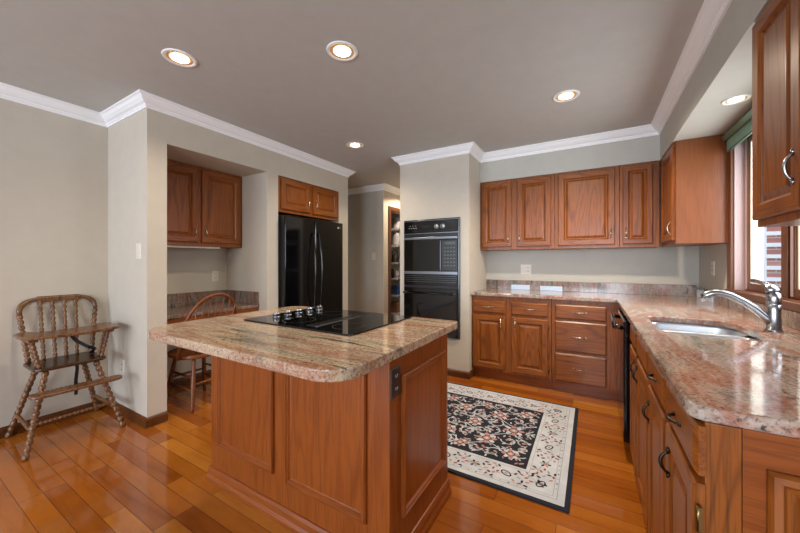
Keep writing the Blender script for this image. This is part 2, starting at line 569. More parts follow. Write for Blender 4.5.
# rear wall behind the camera, with glazed openings
w = MB()
w.box(-3.62, -3.5, -3.4, -3.2, 0, CZ, WALL)
w.box(-3.5, -1.3, -3.4, -3.2, 2.15, CZ, WALL)
w.box(-1.3, -0.5, -3.4, -3.2, 0, CZ, WALL)
w.box(-0.5, 0.8, -3.4, -3.2, 0, 0.9, WALL)
w.box(-0.5, 0.8, -3.4, -3.2, 2.1, CZ, WALL)
w.box(0.8, 1.0, -3.4, -3.2, 0, CZ, WALL)
struct(w, 'wall_rear')

# crown mouldings
crown = [(0, CZ), (.074, CZ), (.074, CZ - .010), (.062, CZ - .016), (.052, CZ - .032), (.034, CZ - .050), (.018, CZ - .058), (.016, CZ - .066), (.010, CZ - .070), (.010, CZ - .084), (0, CZ - .084)]
struct(sweep(MB(), [(XL, -3.2), (XL, 1.11), (XF, 1.11), (XF, 3.385), (-3.6, 3.385)], crown, WHITE, side=-1), 'trim_1')
struct(sweep(MB(), [(-4.4, 4.26), (-2.81, 4.26), (-2.81, 5.68)], crown, WHITE, side=-1), 'trim_2')
struct(sweep(MB(), [(XTL, 5.6), (XTL, YT), (XTR, YT), (XTR, 3.65), (0.522, 3.65), (0.522, -3.2)], crown, WHITE, side=-1), 'trim_3')
# wooden baseboards
bb = [(0, 0), (.016, 0), (.016, .052), (.012, .064), (.004, .072), (0, .072)]
struct(sweep(MB(), [(XL, -3.2), (XL, 1.11), (XF, 1.11), (XF, 1.24)], bb, TRIMW, side=-1), 'baseboard_left')
struct(sweep(MB(), [(-3.48, 1.24), (-3.48, 2.13), (XF, 2.13), (XF, 2.265)], bb, TRIMW, side=-1), 'baseboard_niche')
struct(sweep(MB(), [(XTL, 5.6), (XTL, YT), (XTR, YT), (XTR, 3.36)], bb, TRIMW, side=-1), 'baseboard_tower')
struct(sweep(MB(), [(-4.4, 4.26), (-2.81, 4.26), (-2.81, 4.40)], bb, TRIMW, side=-1), 'baseboard_hall')

# pantry door casing
w = MB()
w.box(-2.81, -2.792, 4.40, 4.46, 0, 2.11, TRIMW, .003)
w.box(-2.81, -2.792, 5.14, 5.20, 0, 2.11, TRIMW, .003)
w.box(-2.81, -2.792, 4.46, 5.14, 2.05, 2.11, TRIMW, .003)
w.box(-2.93, -2.81, 4.445, 4.46, 0, 2.05, TRIMW)
w.box(-2.93, -2.81, 5.14, 5.155, 0, 2.05, TRIMW)
struct(w, 'trim_4')

# ------------------------------------------------------------------ kitchen window over the sink
w = MB()
for (a, b, c, d) in ((WY1, WY1 + .075, WZ0 - .02, WZ1 + .05), (WY0 - .075, WY0, WZ0 - .02, WZ1 + .05)):
    w.box(XR - .018, XR, a, b, c, d, TRIMW, .004)
w.box(XR - .018, XR, WY0, WY1, WZ1, WZ1 + .05, TRIMW, .004)
w.box(XR - .03, XR, WY0 - .075, WY1 + .075, WZ0 - .02, WZ0 + .02, TRIMW, .006)
struct(w, 'trim_5')
w = MB()
JX = XR + .14
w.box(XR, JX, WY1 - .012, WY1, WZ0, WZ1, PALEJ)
w.box(XR, JX, WY0, WY0 + .012, WZ0, WZ1, TRIMW)
w.box(XR, JX, WY0, WY1, WZ1 - .012, WZ1, TRIMW)
w.box(XR - .005, JX, WY0, WY1, WZ0, WZ0 + .022, TRIMW)
ym = 2.515
w.box(XR + .04, JX, ym - .022, ym + .022, WZ0, WZ1, TRIMW, .003)
wf = struct(w, 'window_1')
def sash(y0, y1):
    m = MB()
    x0, x1 = XR + .05, XR + .085
    m.box(x0, x1, y0, y0 + .05, WZ0 + .022, WZ1 - .012, TRIMW, .005)
    m.box(x0, x1, y1 - .05, y1, WZ0 + .022, WZ1 - .012, TRIMW, .005)
    m.box(x0, x1, y0 + .05, y1 - .05, WZ0 + .022, WZ0 + .072, TRIMW, .005)
    m.box(x0, x1, y0 + .05, y1 - .05, WZ1 - .062, WZ1 - .012, TRIMW, .005)
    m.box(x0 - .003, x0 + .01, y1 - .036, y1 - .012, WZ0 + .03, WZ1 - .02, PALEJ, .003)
    # ivory weather strip round the glass
    m.box(x0 + .01, x1 + .03, y1 - .065, y1 - .05, WZ0 + .07, WZ1 - .06, IVORY)
    m.box(x0 + .01, x1 + .03, y0 + .05, y0 + .06, WZ0 + .07, WZ1 - .06, IVORY)
    s_ = m.build('sash', wf)
    g = MB().box(x0 + .016, x0 + .020, y0 + .05, y1 - .05, WZ0 + .07, WZ1 - .06, GLASS)
    g.build('glass_pane', s_)
WORLD['sash'] = WORLD[wf.name]
sash(ym + .022, WY1 - .012)
sash(WY0 + .012, ym - .022)

# exterior seen through the panes
struct(MB().box(0.98, 12, 5.6, 5.8, -0.6, 4.5, BRICK), 'wall_exterior')
w = MB()
w.box(1.62, 1.785, 5.52, 5.6, -0.3, 3.2, WHITE)
w.box(3.2, 3.32, 5.52, 5.6, -0.3, 3.2, WHITE)
for k in range(20):
    w.box(1.785, 3.2, 5.55, 5.6, 0.303 + k * .136, 0.348 + k * .136, WHITE)
struct(w, 'trim_6')
struct(MB().box(0.98, 14, -4, 5.6, -0.7, -0.6, plain('grass_ground', (110, 120, 80), .9, noise=.1)), 'floor_exterior')

# ================================================================== recessed lights
def can_light(x, y, z, label, power, group='recessed ceiling lights', k=1.0):
    t = thing('recessed_light', label, 'ceiling light', (x, y, z), group)
    S = lambda p: [(a, b * k) for a, b in p]
    MB().lathe((x, y, z), S([(-.001, .090), (-.005, .088), (-.006, .082), (-.004, .070), (.0, .064)]), WHITE, seg=32).build('trim_ring', t)
    MB().lathe((x, y, z), S([(-.003, .068), (-.0015, .056), (-.001, .048)]), plain('warm_reflector', (206, 176, 140), .35), seg=32).build('reflector', t)
    MB().lathe((x, y, z - .004), S([(-.004, 0.0), (-.0035, .03), (0, .048), (.003, .048)]), BULB, seg=24).build('bulb', t)
    d = bpy.data.lights.new('downlight', 'SPOT'); d.energy = power; d.color = (1.0, .84, .64)
    d.spot_size = R(150); d.spot_blend = .8; d.shadow_soft_size = .06
    o = bpy.data.objects.new('downlight', d); o.location = (0, 0, -.03); o.parent = t; COL.objects.link(o)
    return t
can_light(-2.104, 1.0, CZ, 'lit recessed ceiling light furthest left, nearest the corner by the highchair', 26)
can_light(-1.233, 1.44, CZ, 'lit recessed ceiling light above the island, second from left', 26)
can_light(-2.108, 2.663, CZ, 'small looking lit recessed light near the hall and refrigerator', 26)
can_light(-.161, 2.657, CZ, 'lit recessed ceiling light above the patterned rug', 85)
hl_ = bpy.data.lights.new('hall_downlight', 'SPOT'); hl_.energy = 40; hl_.color = (1, .8, .58); hl_.spot_size = R(150); hl_.shadow_soft_size = .06
ho_ = bpy.data.objects.new('hall_downlight', hl_); ho_.location = (-2.35, 4.75, 2.38); COL.objects.link(ho_)
can_light(.69, 2.5, 2.112, 'lit recessed light in the low soffit above the sink', 10, k=.66)

# ================================================================== cabinets
def cab_box(t, F, u0, u1, z0, z1, depth, mv, mh, doors=(), drawers=(), kick=0.0, hm=NICKEL, Z=0, ff=None, open_u=()):
    """carcass + face frame; doors=(u0,u1,z0,z1,handle_u,handle_z or None); drawers=(u0,u1,z0,z1,handle?)"""
    m = MB()
    a = F(u0, z0, -depth); b = F(u1, z1, 0)
    m.box(a.x, b.x, a.y, b.y, a.z, b.z, mv, .0015)
    m.build('body', t)
    if kick:
        a = F(u0, 0, -depth); b = F(u1, z0, -.055)
        MB().box(a.x, b.x, a.y, b.y, 0.0, b.z, I_X).build('toe_kick', t)
    for d in doors:
        m = MB(); raised_door(m, lambda u, z, n: F(u, z, n + .0005), d[0], d[1], d[2], d[3], mv, mh)
        o = m.build('door', t); WORLD[o.name] = WORLD[t.name]
        if d[4] is not None: bow_handle(F, d[4], d[5], .020, True, o, hm)
        if len(d) > 6:
            for hz in (d[2] + .07, d[3] - .07): hinge(F, d[6], hz, .008 if d[6] == .700 else .001, o)
    for d in drawers:
        m = MB(); slab_front(m, lambda u, z, n: F(u, z, n + .0005), d[0], d[1], d[2], d[3], mh)
        o = m.build('drawer', t); WORLD[o.name] = WORLD[t.name]
        if d[4]: bow_handle(F, (d[0] + d[1]) / 2, (d[2] + d[3]) / 2, .020, False, o, hm)

# back base run, face y=3.35
YF = 3.35; CB = .862
F = FY(0, YF)
t = thing('base_cabinet', 'oak base cabinet with two doors and two drawers beside the oven tower', 'cabinet', (-.7, 3.63, 0), 'oak base cabinets')
cab_box(t, F, XTR + .002, -.325, .10, CB, .555, W_V, W_X,
        doors=[(-1.072, -.745, .125, .665, -.785, .60, -1.078), (-.685, -.352, .125, .665, -.648, .60, -.346)],
        drawers=[(-1.072, -.745, .690, .815, True), (-.685, -.352, .690, .815, True)], kick=1)
t = thing('base_cabinet', 'oak base cabinet with three stacked drawers in the back corner', 'cabinet', (-.1, 3.63, 0), 'oak base cabinets')
cab_box(t, F, -.322, .205, .10, CB, .555, W_V, W_X,
        drawers=[(-.292, .112, .690, .820, True), (-.292, .112, .395, .668, True), (-.292, .112, .115, .372, True)], kick=1)

# upper back run, face y=3.65
F = FY(0, 3.655)
UZ0, UZ1 = 1.345, 2.110
t = thing('wall_cabinet', 'oak wall cabinet with two doors beside the oven tower', 'cabinet', (-.7, 3.78, UZ0), 'oak wall cabinets')
cab_box(t, F, XTR + .002, -.325, UZ0, UZ1, .262, W_V, W_X,
        doors=[(-1.070, -.748, UZ0 + .03, UZ1 - .02, -.778, 1.46), (-.690, -.358, UZ0 + .03, UZ1 - .02, -.665, 1.46)])
t = thing('wall_cabinet', 'oak wall cabinet with one wide square door, middle of the back wall', 'cabinet', (-.05, 3.78, UZ0), 'oak wall cabinets')
cab_box(t, F, -.322, .222, UZ0, UZ1, .262, W_V, W_X, doors=[(-.292, .188, UZ0 + .03, UZ1 - .02, .155, 1.48)])
t = thing('wall_cabinet', 'oak wall cabinet with one narrow door in the back right corner', 'cabinet', (.38, 3.78, UZ0), 'oak wall cabinets')
cab_box(t, F, .225, .519, UZ0, UZ1, .262, W_V, W_X, doors=[(.248, .470, UZ0 + .03, UZ1 - .02, .272, 1.48)])

# right far upper: face x=.522 looking -x, end panel y=3.13
F = FXL(.540, 3.655)
t = thing('wall_cabinet', 'oak wall cabinet with plain end panel left of the sink window', 'cabinet', (.69, 3.4, UZ0), 'oak wall cabinets')
cab_box(t, F, .0, .52, UZ0, UZ1, .298, W_V, W_Y, doors=[(.05, .50, UZ0 + .03, UZ1 - .02, .455, 1.47)])
MB().box(.5425, .838, 3.1285, 3.1345, UZ0 + .002, UZ1, W_P).build('end_panel', t)
# near upper right: y 1.74 down to .75
F = FXL(.540, 1.745)
t = thing('wall_cabinet', 'oak wall cabinet close up at the upper right edge, over the counter', 'cabinet', (.69, 1.25, UZ0), 'oak wall cabinets')
cab_box(t, F, .0, .72, UZ0 - .005, UZ1, .298, W_V, W_Y, doors=[(.015, .345, UZ0 + .02, UZ1 - .015, .310, 1.495), (.375, .705, UZ0 + .02, UZ1 - .015, .42, 1.495)], hm=STEEL)

# right base run, face x=.212
F = FXL(.212, 2.335)
t = thing('sink_base_cabinet', 'oak sink base cabinet with two doors next to the black dishwasher', 'cabinet', (.5, 1.98, 0))
mb = MB()
mb.box(.212, .232, 1.632, 2.408, .10, CB, W_V).box(.232, .81, 1.632, 1.650, .10, CB, W_V).box(.232, .81, 2.401, 2.408, .10, CB, W_V).box(.232, .81, 1.650, 2.401, .10, .118, W_V).box(.80, .815, 1.632, 2.408, .118, CB, W_V)
mb.build('body', t)
MB().box(.267, .80, 1.632, 2.408, 0, .10, TRIMW).build('toe_kick', t)
for (a, b, hu) in ((.022, .300, .265), (.352, .685, .385)):
    m = MB(); raised_door(m, lambda u, z, n: F(u, z, n + .0005), a, b, .12, .735, W_V, W_Y); o = m.build('door', t); WORLD[o.name] = WORLD[t.name]
    bow_handle(F, hu, .66, .02, True, o, DKIRON)
    m = MB(); slab_front(m, lambda u, z, n: F(u, z, n + .0005), a, b, .755, .85, W_Y); o = m.build('false_drawer_front', t)
F = FXL(.212, 1.630)
t = thing('base_cabinet', 'oak base cabinet at the near end of the sink counter', 'cabinet', (.5, 1.3, 0), 'oak base cabinets')
cab_box(t, F, 0, .655, .10, CB, .60, W_V, W_Y,
        doors=[(.022, .345, .12, .728, .06, .63), (.375, .690, .12, .728, .425, .63, .700)],
        drawers=[(.022, .345, .748, .855, True), (.375, .695, .748, .855, True)], kick=1, hm=DKIRON)
# end panel of the peninsula (faces the camera)
m = MB()
m.box(.212, .27, .945, .975, 0, CB, W_V, .002)
m.box(.2715, .81, .948, .975, 0, CB, I_X, .001)
m.build('end_panel', t)
m = MB()
ringpanel(m, FY(0, .948), .306, .78, .10, .79, [(0, 0), (0, .008), (.006, .016), (.018, .018), (.026, .010), (.038, .008), (.046, .001), (.05, .004), (.058, .001)], W_V, W_X, split=.05)
m.build('panel_molding', t)

# ------------------------------------------------------------------ dishwasher
t = thing('dishwasher', 'black dishwasher under the counter beside the back corner', 'dishwasher', (.5, 2.64, 0))
MB().box(.235, .80, 2.412, 2.945, .09, .855, BLACKS).build('body', t)
MB().box(.262, .78, 2.412, 2.945, 0, .088, BLACKS).build('toe_kick', t)
MB().box(.168, .233, 2.412, 2.945, .105, .845, BLACKG, .006).build('door', t)
m = MB()
m.tube([(.168, 2.44, .80), (.14, 2.44, .808), (.125, 2.45, .805), (.125, 2.91, .805), (.14, 2.92, .808), (.168, 2.92, .80)], .014, BLACKG, 10)
m.build('handle', t)
t = thing('corner_filler_panel', 'oak filler post between the corner drawers and dishwasher', 'cabinet panel', (.21, 3.15, 0))
MB().box(.212, .232, 2.95, 3.345, .10, CB, W_V, .001).build('panel', t)
MB().box(.262, .28, 2.95, 3.345, 0, .10, TRIMW).build('toe_kick', t)

# ------------------------------------------------------------------ L countertop with sink cutout
CT0, CT1 = .862, .895
def slab_with_hole(outer, inner, z0, z1, mat, bev=.006):
    bm = bmesh.new()
    def loop(pts):
        vs = [bm.verts.new((x, y, z1)) for x, y in pts]
        return [bm.edges.new((vs[i], vs[(i + 1) % len(vs)])) for i in range(len(vs))]
    es = loop(outer)
    for i in inner: es += loop(i)
    bmesh.ops.triangle_fill(bm, use_beauty=True, use_dissolve=False, edges=es)
    top = bm.faces[:]
    r = bmesh.ops.extrude_face_region(bm, geom=top)
    for e in r['geom']:
        if isinstance(e, bmesh.types.BMVert): e.co.z = z0
    bmesh.ops.recalc_face_normals(bm, faces=bm.faces[:])
    bm.normal_update()
    es = [e for e in bm.edges if len(e.link_faces) == 2 and abs(e.verts[0].co.z - e.verts[1].co.z) < 1e-6 and e.calc_face_angle(0) > 1.0]
    bmesh.ops.bevel(bm, geom=es, offset=bev, segments=2, affect='EDGES', profile=.5)
    return bm
SX0, SX1, SY0, SY1 = .275, .635, 1.845, 2.390
hole = rounded(SX0, SX1, SY0, SY1, (.09, .09, .12, .06), 8)
outer = [(XTR + .002, 3.313), (.185, 3.313)] + [(.185 + .035 - .035 * math.cos(R(a)), .945 + .035 - .035 * math.sin(R(a))) for a in range(0, 91, 15)] + [(XR - .002, .945), (XR - .002, YB - .002), (XTR + .002, YB - .002)]
t = thing('countertop', 'long L-shaped granite worktop with sink cutout and low backsplash', 'countertop', (.1, 3.0, CT0))
MB().bm(slab_with_hole(outer, [hole], CT0, CT1, GR_Y), GR_Y).build('worktop', t)
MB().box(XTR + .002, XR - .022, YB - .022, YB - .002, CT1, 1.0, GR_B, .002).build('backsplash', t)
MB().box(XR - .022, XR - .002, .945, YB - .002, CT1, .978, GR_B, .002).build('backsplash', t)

# ------------------------------------------------------------------ sink: two bowls
t = thing('kitchen_sink', 'stainless steel double bowl sink set under the granite', 'sink', (.45, 2.12, .68))
def bowl(x0, x1, y0, y1, zb, name):
    m = MB(); prev = None
    prof = [(-.012, CT0 - .001), (0, CT0 - .001), (.004, CT0 - .012), (.010, zb + .04), (.03, zb + .008), (.06, zb)]
    loops = [rounded(x0 + i, x1 - i, y0 + i, y1 - i, (max(.07 - i, .01),) * 4, 6) for i, z in prof]
    for (i, z), (j, z2), a, b in zip(prof, prof[1:], loops, loops[1:]):
        n = len(a)
        vs = [(p[0], p[1], z) for p in a] + [(p[0], p[1], z2) for p in b]
        m.add(vs, [(k, (k + 1) % n, n + (k + 1) % n, n + k) for k in range(n)], SINKM, True)
    m.add([(p[0], p[1], prof[-1][1]) for p in loops[-1]], [tuple(range(len(loops[-1])))], SINKM)
    o = m.build(name, t)
    MB().lathe(((x0 + x1) / 2, (y0 + y1) / 2, zb + .001), [(0, .042), (.003, .038), (.001, .03), (-.0005, .001)], CHROME).build('drain', o)
bowl(SX0 - .004, SX1 + .004, 2.135, SY1 + .004, .69, 'bowl')
bowl(SX0 - .004, SX1 + .004, SY0 - .004, 2.110, .72, 'bowl')

# ------------------------------------------------------------------ faucet
t = thing('kitchen_faucet', 'brushed steel single lever kitchen faucet behind the sink', 'faucet', (.716, 2.145, CT1))
bx, by = .716, 2.145
MB().lathe((bx, by, CT1), [(0, .0), (0, .029), (.006, .029), (.010, .0245), (.09, .0235), (.12, .0245), (.122, .0225), (.126, .0245), (.155, .0245), (.172, .020), (.182, .010), (.184, 0)], STEEL, seg=28).build('body', t)
m = MB()
ctrl = [(.716, .930), (.692, .952), (.656, .991), (.619, 1.021), (.571, 1.050), (.540, 1.059), (.512, 1.058), (.490, 1.048), (.476, 1.034)]
pts = [(x, by + .02 * (bx - x), z) for x, z in ctrl]; rs = [.021, .020, .018, .017, .0165, .0165, .018, .0185, .0175]
m.tube(pts, rs, STEEL, 14)
sp = m.build('spout', t)
e = Vector(pts[-1])
MB().lathe((e.x + .002, e.y, e.z - .018), [(0, .0), (0, .012), (.02, .014)], CHROME, axis=(0, 0, 1), seg=16).build('spray_nozzle', sp)
m = MB()
m.tube([(bx, by, CT1 + .175), (bx - .004, by + .015, CT1 + .196), (bx - .010, by + .05, CT1 + .212), (bx - .018, by + .105, CT1 + .220), (bx - .022, by + .14, CT1 + .222)], [.020, .017, .010, .009, .011], STEEL, 12, flat=1.3)
m.ellipsoid((bx - .022, by + .145, CT1 + .222), (.014, .018, .010), STEEL)
m.build('lever', t)

# ================================================================== island
IX0, IX1, IY0, IY1 = -1.83, -.652, 1.03, 1.60
t = thing('kitchen_island', 'oak kitchen island with granite top in the middle of the room', 'kitchen island', (-1.25, 1.3, 0))
MB().box(IX0, IX1, IY0, IY1, 0, .855, I_V, .002).build('body', t)
def molding_frame(F, u0, u1, z0, z1):
    m = MB()
    ringpanel(m, F, u0, u1, z0, z1, [(0, 0), (0, .010), (.005, .017), (.011, .018), (.016, .012), (.022, .012), (.028, .004), (.034, .0025)], I_V, I_X if abs(F(1, 0, 0).y - F(0, 0, 0).y) < .1 else I_Y, split=.04)
    return m.build('panel_molding', t)
FI = FY(0, IY0)
molding_frame(FI, -1.755, -1.30, .205, .80)
molding_frame(FI, -1.215, -.755, .19, .80)
# the corner post
FR = FXR(IX1, 0)
molding_frame(FR, 1.115, 1.545, .195, .765)
# back side doors (towards the oven), seen only in reflections
FB = fr((0, IY1, 0), (-1, 0, 0), (0, 1, 0))
for a in (.70, 1.27):
    m = MB(); raised_door(m, FB, a, a + .53, .13, .80, I_V, I_X); o = m.build('door', t); WORLD[o.name] = WORLD[t.name]
    bow_handle(FB, a + .49, .7, .02, True, o)
kb = [(0, 0), (.022, 0), (.022, .022), (.014, .036), (.012, .06), (.006, .074), (0, .076)]
o = sweep(MB(), [(IX0, IY1), (IX0, IY0), (IX1, IY0), (IX1, IY1)], kb, I_X, side=-1).build('base_molding', t)
# granite top
top = rounded(-1.845, -.605, .690, 1.645, (.15, .115, .03, .10), 10)
MB().prism(top, .859, .897, GR_X, .005).build('granite_top', t)
# outlet plate on the end face
o = thing('wall_outlet', 'dark brown double outlet on the island end panel', 'outlet', (IX1, 1.062, .72))
m = MB(); m.box(IX1, IX1 + .006, 1.033, 1.103, .690, .806, BRONZE, .002); m.build('cover_plate', o)
for z in (.724, .772):
    m = MB()
    m.add([(IX1 + .0075, 1.068 + .017 * math.cos(a), z + .017 * math.sin(a)) for a in [k * PI / 8 for k in range(16)]], [tuple(range(16))], BRONZE)
    for dy in (-.006, .006): m.box(IX1 + .007, IX1 + .0085, 1.068 + dy - .0015, 1.068 + dy + .0015, z - .004, z + .008, GREYP)
    m.build('receptacle', o)

# ------------------------------------------------------------------ cooktop
KX0, KX1, KY0, KY1 = -1.605, -.868, 1.07, 1.612
t = thing('cooktop', 'black glass downdraft cooktop set in the island top', 'cooktop', (-1.24, 1.34, .897))
MB().prism(rounded(KX0, KX1, KY0, KY1, (.012,) * 4, 4), .8972, .9045, GLASSB, .002).build('glass_surface', t)
for i, (bx_, by_, br_) in enumerate(((-1.33, 1.21, .085), (-1.33, 1.47, .075), (-1.0, 1.21, .075), (-1.0, 1.47, .09))):
    m = MB()
    n = 40
    vs = [(bx_ + r_ * math.cos(2 * PI * k / n), by_ + r_ * math.sin(2 * PI * k / n), .9048) for r_ in (br_, br_ - .0018) for k in range(n)]
    m.add(vs, [(k, (k + 1) % n, n + (k + 1) % n, n + k) for k in range(n)], plain('burner_ring_print', (70, 70, 72), .3))
    m.build('burner_ring', t)
m = MB()
m.box(-1.185, -1.125, 1.12, 1.57, .9045, .9065, BLACKS, .0008)
for k in range(22):
    y = 1.135 + k * .0195
    m.box(-1.180, -1.130, y, y + .008, .9065, .9075, BLACKG)
m.build('downdraft_vent', t)
MB().box(-1.123, -1.118, 1.12, 1.57, .9045, .9058, SILV).build('vent_trim', t)
for y in (1.21, 1.29, 1.37, 1.455, 1.54):
    m = MB()
    m.lathe((-1.51, y, .9045), [(0, .0), (0, .021), (.004, .021), (.006, .017), (.014, .0165), (.017, .018), (.021, .018), (.024, .014), (.025, 0)], STEEL, seg=20)
    m.lathe((-1.51, y, .9045), [(.005, .0180), (.013, .0180)], BLACKG, seg=20)
    m.build('knob', t)

# ================================================================== wall ovens
def panel(m, x0, x1, z0, z1, y0, y1, mat, c=.0):
    m.box(x0, x1, y0, y1, z0, z1, mat, c)
t = thing('double_wall_oven', 'black built-in double wall oven with microwave in the tower', 'oven', (-1.52, 3.3, .40))
OX0, OX1 = -1.862, -1.190
m = MB(); m.box(OX0 + .01, OX1 - .01, 3.27, 3.85, .405, 1.678, BLACKS)
m.box(OX0, OX1, 3.255, 3.272, .402, 1.682, BLACKS)
m.box(OX1 - .012, OX1 - .002, 3.248, 3.256, .41, 1.675, SILV)
m.box(OX0 + .002, OX0 + .007, 3.248, 3.256, .41, 1.675, SILV)
m.build('body', t)
m = MB(); m.box(OX0 + .008, OX1 - .014, 3.240, 3.256, 1.520, 1.672, BLACKG, .003)
m.box(OX0 + .008, OX1 - .014, 3.236, 3.242, 1.522, 1.530, SILV); m.box(OX0 + .008, OX1 - .014, 3.236, 3.242, 1.664, 1.670, SILV)
for k in range(4): m.box(-1.79 + k * .028, -1.776 + k * .028, 3.238, 3.240, 1.585, 1.592, GREYP)
for k in range(3): m.box(-1.78 + k * .034, -1.768 + k * .034, 3.238, 3.240, 1.612, 1.617, GREYP)
m.box(-1.63, -1.53, 3.238, 3.240, 1.588, 1.612, plain('display_green_black', (20, 34, 26), .1))
cp = m.build('control_panel', t)
for x in (-1.452, -1.378):
    k = MB(); k.lathe((x, 3.240, 1.596), [(0, .026), (.006, .026), (.008, .02), (.020, .018), (.021, 0)], plain('clear_dial', (170, 176, 176), .2, .5), axis=(0, -1, 0), seg=24)
    k.box(x - .003, x + .003, 3.214, 3.220, 1.578, 1.614, BLACKS)
    k.build('dial', cp)
m = MB(); m.box(OX0 + .010, OX1 - .016, 3.238, 3.256, .952, 1.49, BLACKG, .004)
m.box(OX0 + .03, -1.405, 3.235, 3.239, 1.125, 1.43, OVGL)
m.box(OX0 + .012, OX1 - .018, 3.228, 3.240, 1.458, 1.484, SILV, .003)
m.box(OX0 + .012, OX1 - .018, 3.232, 3.240, 1.075, 1.108, SILV, .003)
for k in range(4): m.box(OX0 + .03, OX1 - .04, 3.233, 3.239, 1.055 - k * .022, 1.060 - k * .022, plain('vent_slot_edge', (70, 74, 80), .3, .6))
m.box(-1.405, -1.398, 3.233, 3.239, 1.12, 1.44, SILV)
ud = m.build('microwave_door', t)
KEYM = plain('keypad_print', (84, 88, 92), .4)
m = MB(); m.box(-1.385, -1.215, 3.233, 3.238, 1.12, 1.44, BLACKS)
m.box(-1.36, -1.235, 3.231, 3.234, 1.395, 1.425, plain('display_grey', (60, 74, 70), .2))
for i in range(6):
    for j in range(4):
        m.box(-1.358 + j * .034, -1.338 + j * .034, 3.231, 3.234, 1.355 - i * .038, 1.365 - i * .038, KEYM)
m.build('keypad', ud)
m = MB(); m.box(OX0 + .008, OX1 - .014, 3.236, 3.256, .412, .925, BLACKG, .004)
m.box(OX0 + .06, OX1 - .07, 3.233, 3.238, .48, .80, OVGL)
ld = m.build('oven_door', t)
m = MB(); m.tube([(OX0 + .02, 3.20, .868), (OX1 - .03, 3.20, .868)], .010, BLACKG, 10)
for x in (OX0 + .035, OX1 - .045): m.box(x - .014, x + .014, 3.20, 3.238, .856, .880, SILV, .003)
m.build('handle', ld)

# ================================================================== refrigerator + cabinet above
t = thing('refrigerator', 'black side-by-side refrigerator recessed in the left wall', 'refrigerator', (-3.1, 2.74, 0))
MB().box(-3.52, -2.795, 2.285, 3.19, .02, 1.70, BLACKS, .003).build('body', t)
FX = -2.722
m = MB(); m.box(-2.79, FX, 2.285, 2.703, .08, 1.70, BLACKG, .012)
fd = m.build('freezer_door', t)
m = MB(); m.box(-2.79, FX, 2.712, 3.195, .08, 1.70, BLACKG, .012)
rd = m.build('fridge_door', t)
def fhandle(y, lean, par):
    m = MB(); pts = []
    for i in range(15):
        s = i / 14
        pts.append((FX + .012 + .048 * math.sin(PI * s) ** .7, y + lean * math.sin(PI * s), .62 + .92 * s))
    m.tube(pts, .011, BLACKG, 10); m.build('handle', par)
fhandle(2.670, -.012, fd); fhandle(2.750, .012, rd)
m = MB(); m.add([(FX + .0015, 3.10 + .012 * math.cos(a), 1.635 + .012 * math.sin(a)) for a in [k * PI / 8 for k in range(16)]], [tuple(range(16))], plain('emblem_silver', (210, 210, 212), .3, .6))
m.box(FX, FX + .0015, 3.118, 3.140, 1.628, 1.642, SILV)
m.build('emblem', rd)
MB().box(-2.79, FX - .01, 2.29, 3.19, .02, .078, BLACKS, .003).build('kick_grille', t)

F = FXR(-2.806, 0)
t = thing('wall_cabinet', 'small oak two-door cabinet above the black refrigerator', 'cabinet', (-3.0, 2.74, 1.74), 'oak wall cabinets')
cab_box(t, F, 2.268, 3.202, 1.735, 2.110, .55, W_V, W_Y, doors=[(2.30, 2.708, 1.768, 2.088, 2.672, 1.875), (2.752, 3.168, 1.768, 2.088, 2.788, 1.875)], hm=NICKEL)

# niche cabinet
F = FXR(-3.20, 0)
t = thing('wall_cabinet', 'oak two-door wall cabinet inside the desk niche', 'cabinet', (-3.34, 1.69, 1.36), 'oak wall cabinets')
cab_box(t, F, 1.244, 2.126, 1.36, 2.112, .275, W_V, W_Y, doors=[(1.275, 1.672, 1.395, 2.085, 1.640, 1.49), (1.706, 2.098, 1.395, 2.085, 1.738, 1.49)])
t = thing('under_cabinet_light', 'thin white light strip under the niche cabinet', 'light', (-3.25, 1.6, 1.345))
MB().box(-3.29, -3.215, 1.40, 1.90, 1.342, 1.359, IVORY, .003).build('housing', t)

# niche desk
t = thing('built_in_desk', 'granite topped desk built into the wall niche', 'desk', (-3.2, 1.69, .64))
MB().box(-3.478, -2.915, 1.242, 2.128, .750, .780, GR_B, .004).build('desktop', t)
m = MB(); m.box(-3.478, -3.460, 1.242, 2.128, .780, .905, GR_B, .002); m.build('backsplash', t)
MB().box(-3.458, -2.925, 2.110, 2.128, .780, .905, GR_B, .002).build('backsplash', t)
m = MB(); m.box(-2.945, -2.925, 1.244, 2.126, .645, .750, W_Y, .002); m.box(-3.46, -2.945, 1.244, 1.262, .645, .75, W_X); m.box(-3.46, -2.945, 2.108, 2.126, .645, .75, W_X)
m.build('apron', t)

# ================================================================== windsor chair at the desk (faces -x)
t = thing('windsor_chair', 'brown hoop-back wooden chair tucked at the niche desk', 'chair', (-2.96, 1.565, 0))
cx, cy = -2.97, 1.565
seatp = []
for k in range(36):
    a = 2 * PI * k / 36
    rx, ry = .215, .215
    seatp.append((cx + rx * math.copysign(abs(math.cos(a)) ** .8, math.cos(a)), cy + ry * math.copysign(abs(math.sin(a)) ** .8, math.sin(a))))
MB().prism(seatp, .415, .447, CHW, .01).build('seat', t)
lp = [(0, .011), (.08, .013), (.3, .017), (.5, .019), (.7, .016), (.85, .014), (.93, .016), (1, .012)]
legs = []
for sx, sy in ((1, -1), (1, 1), (-1, -1), (-1, 1)):
    p0 = (cx + sx * .215, cy + sy * .165, 0); p1 = (cx + sx * .14, cy + sy * .115, .42)
    MB().turned(p0, p1, lp, CHW).build('leg', t); legs.append((Vector(p0), Vector(p1)))
def onleg(i, s): return legs[i][0].lerp(legs[i][1], s)
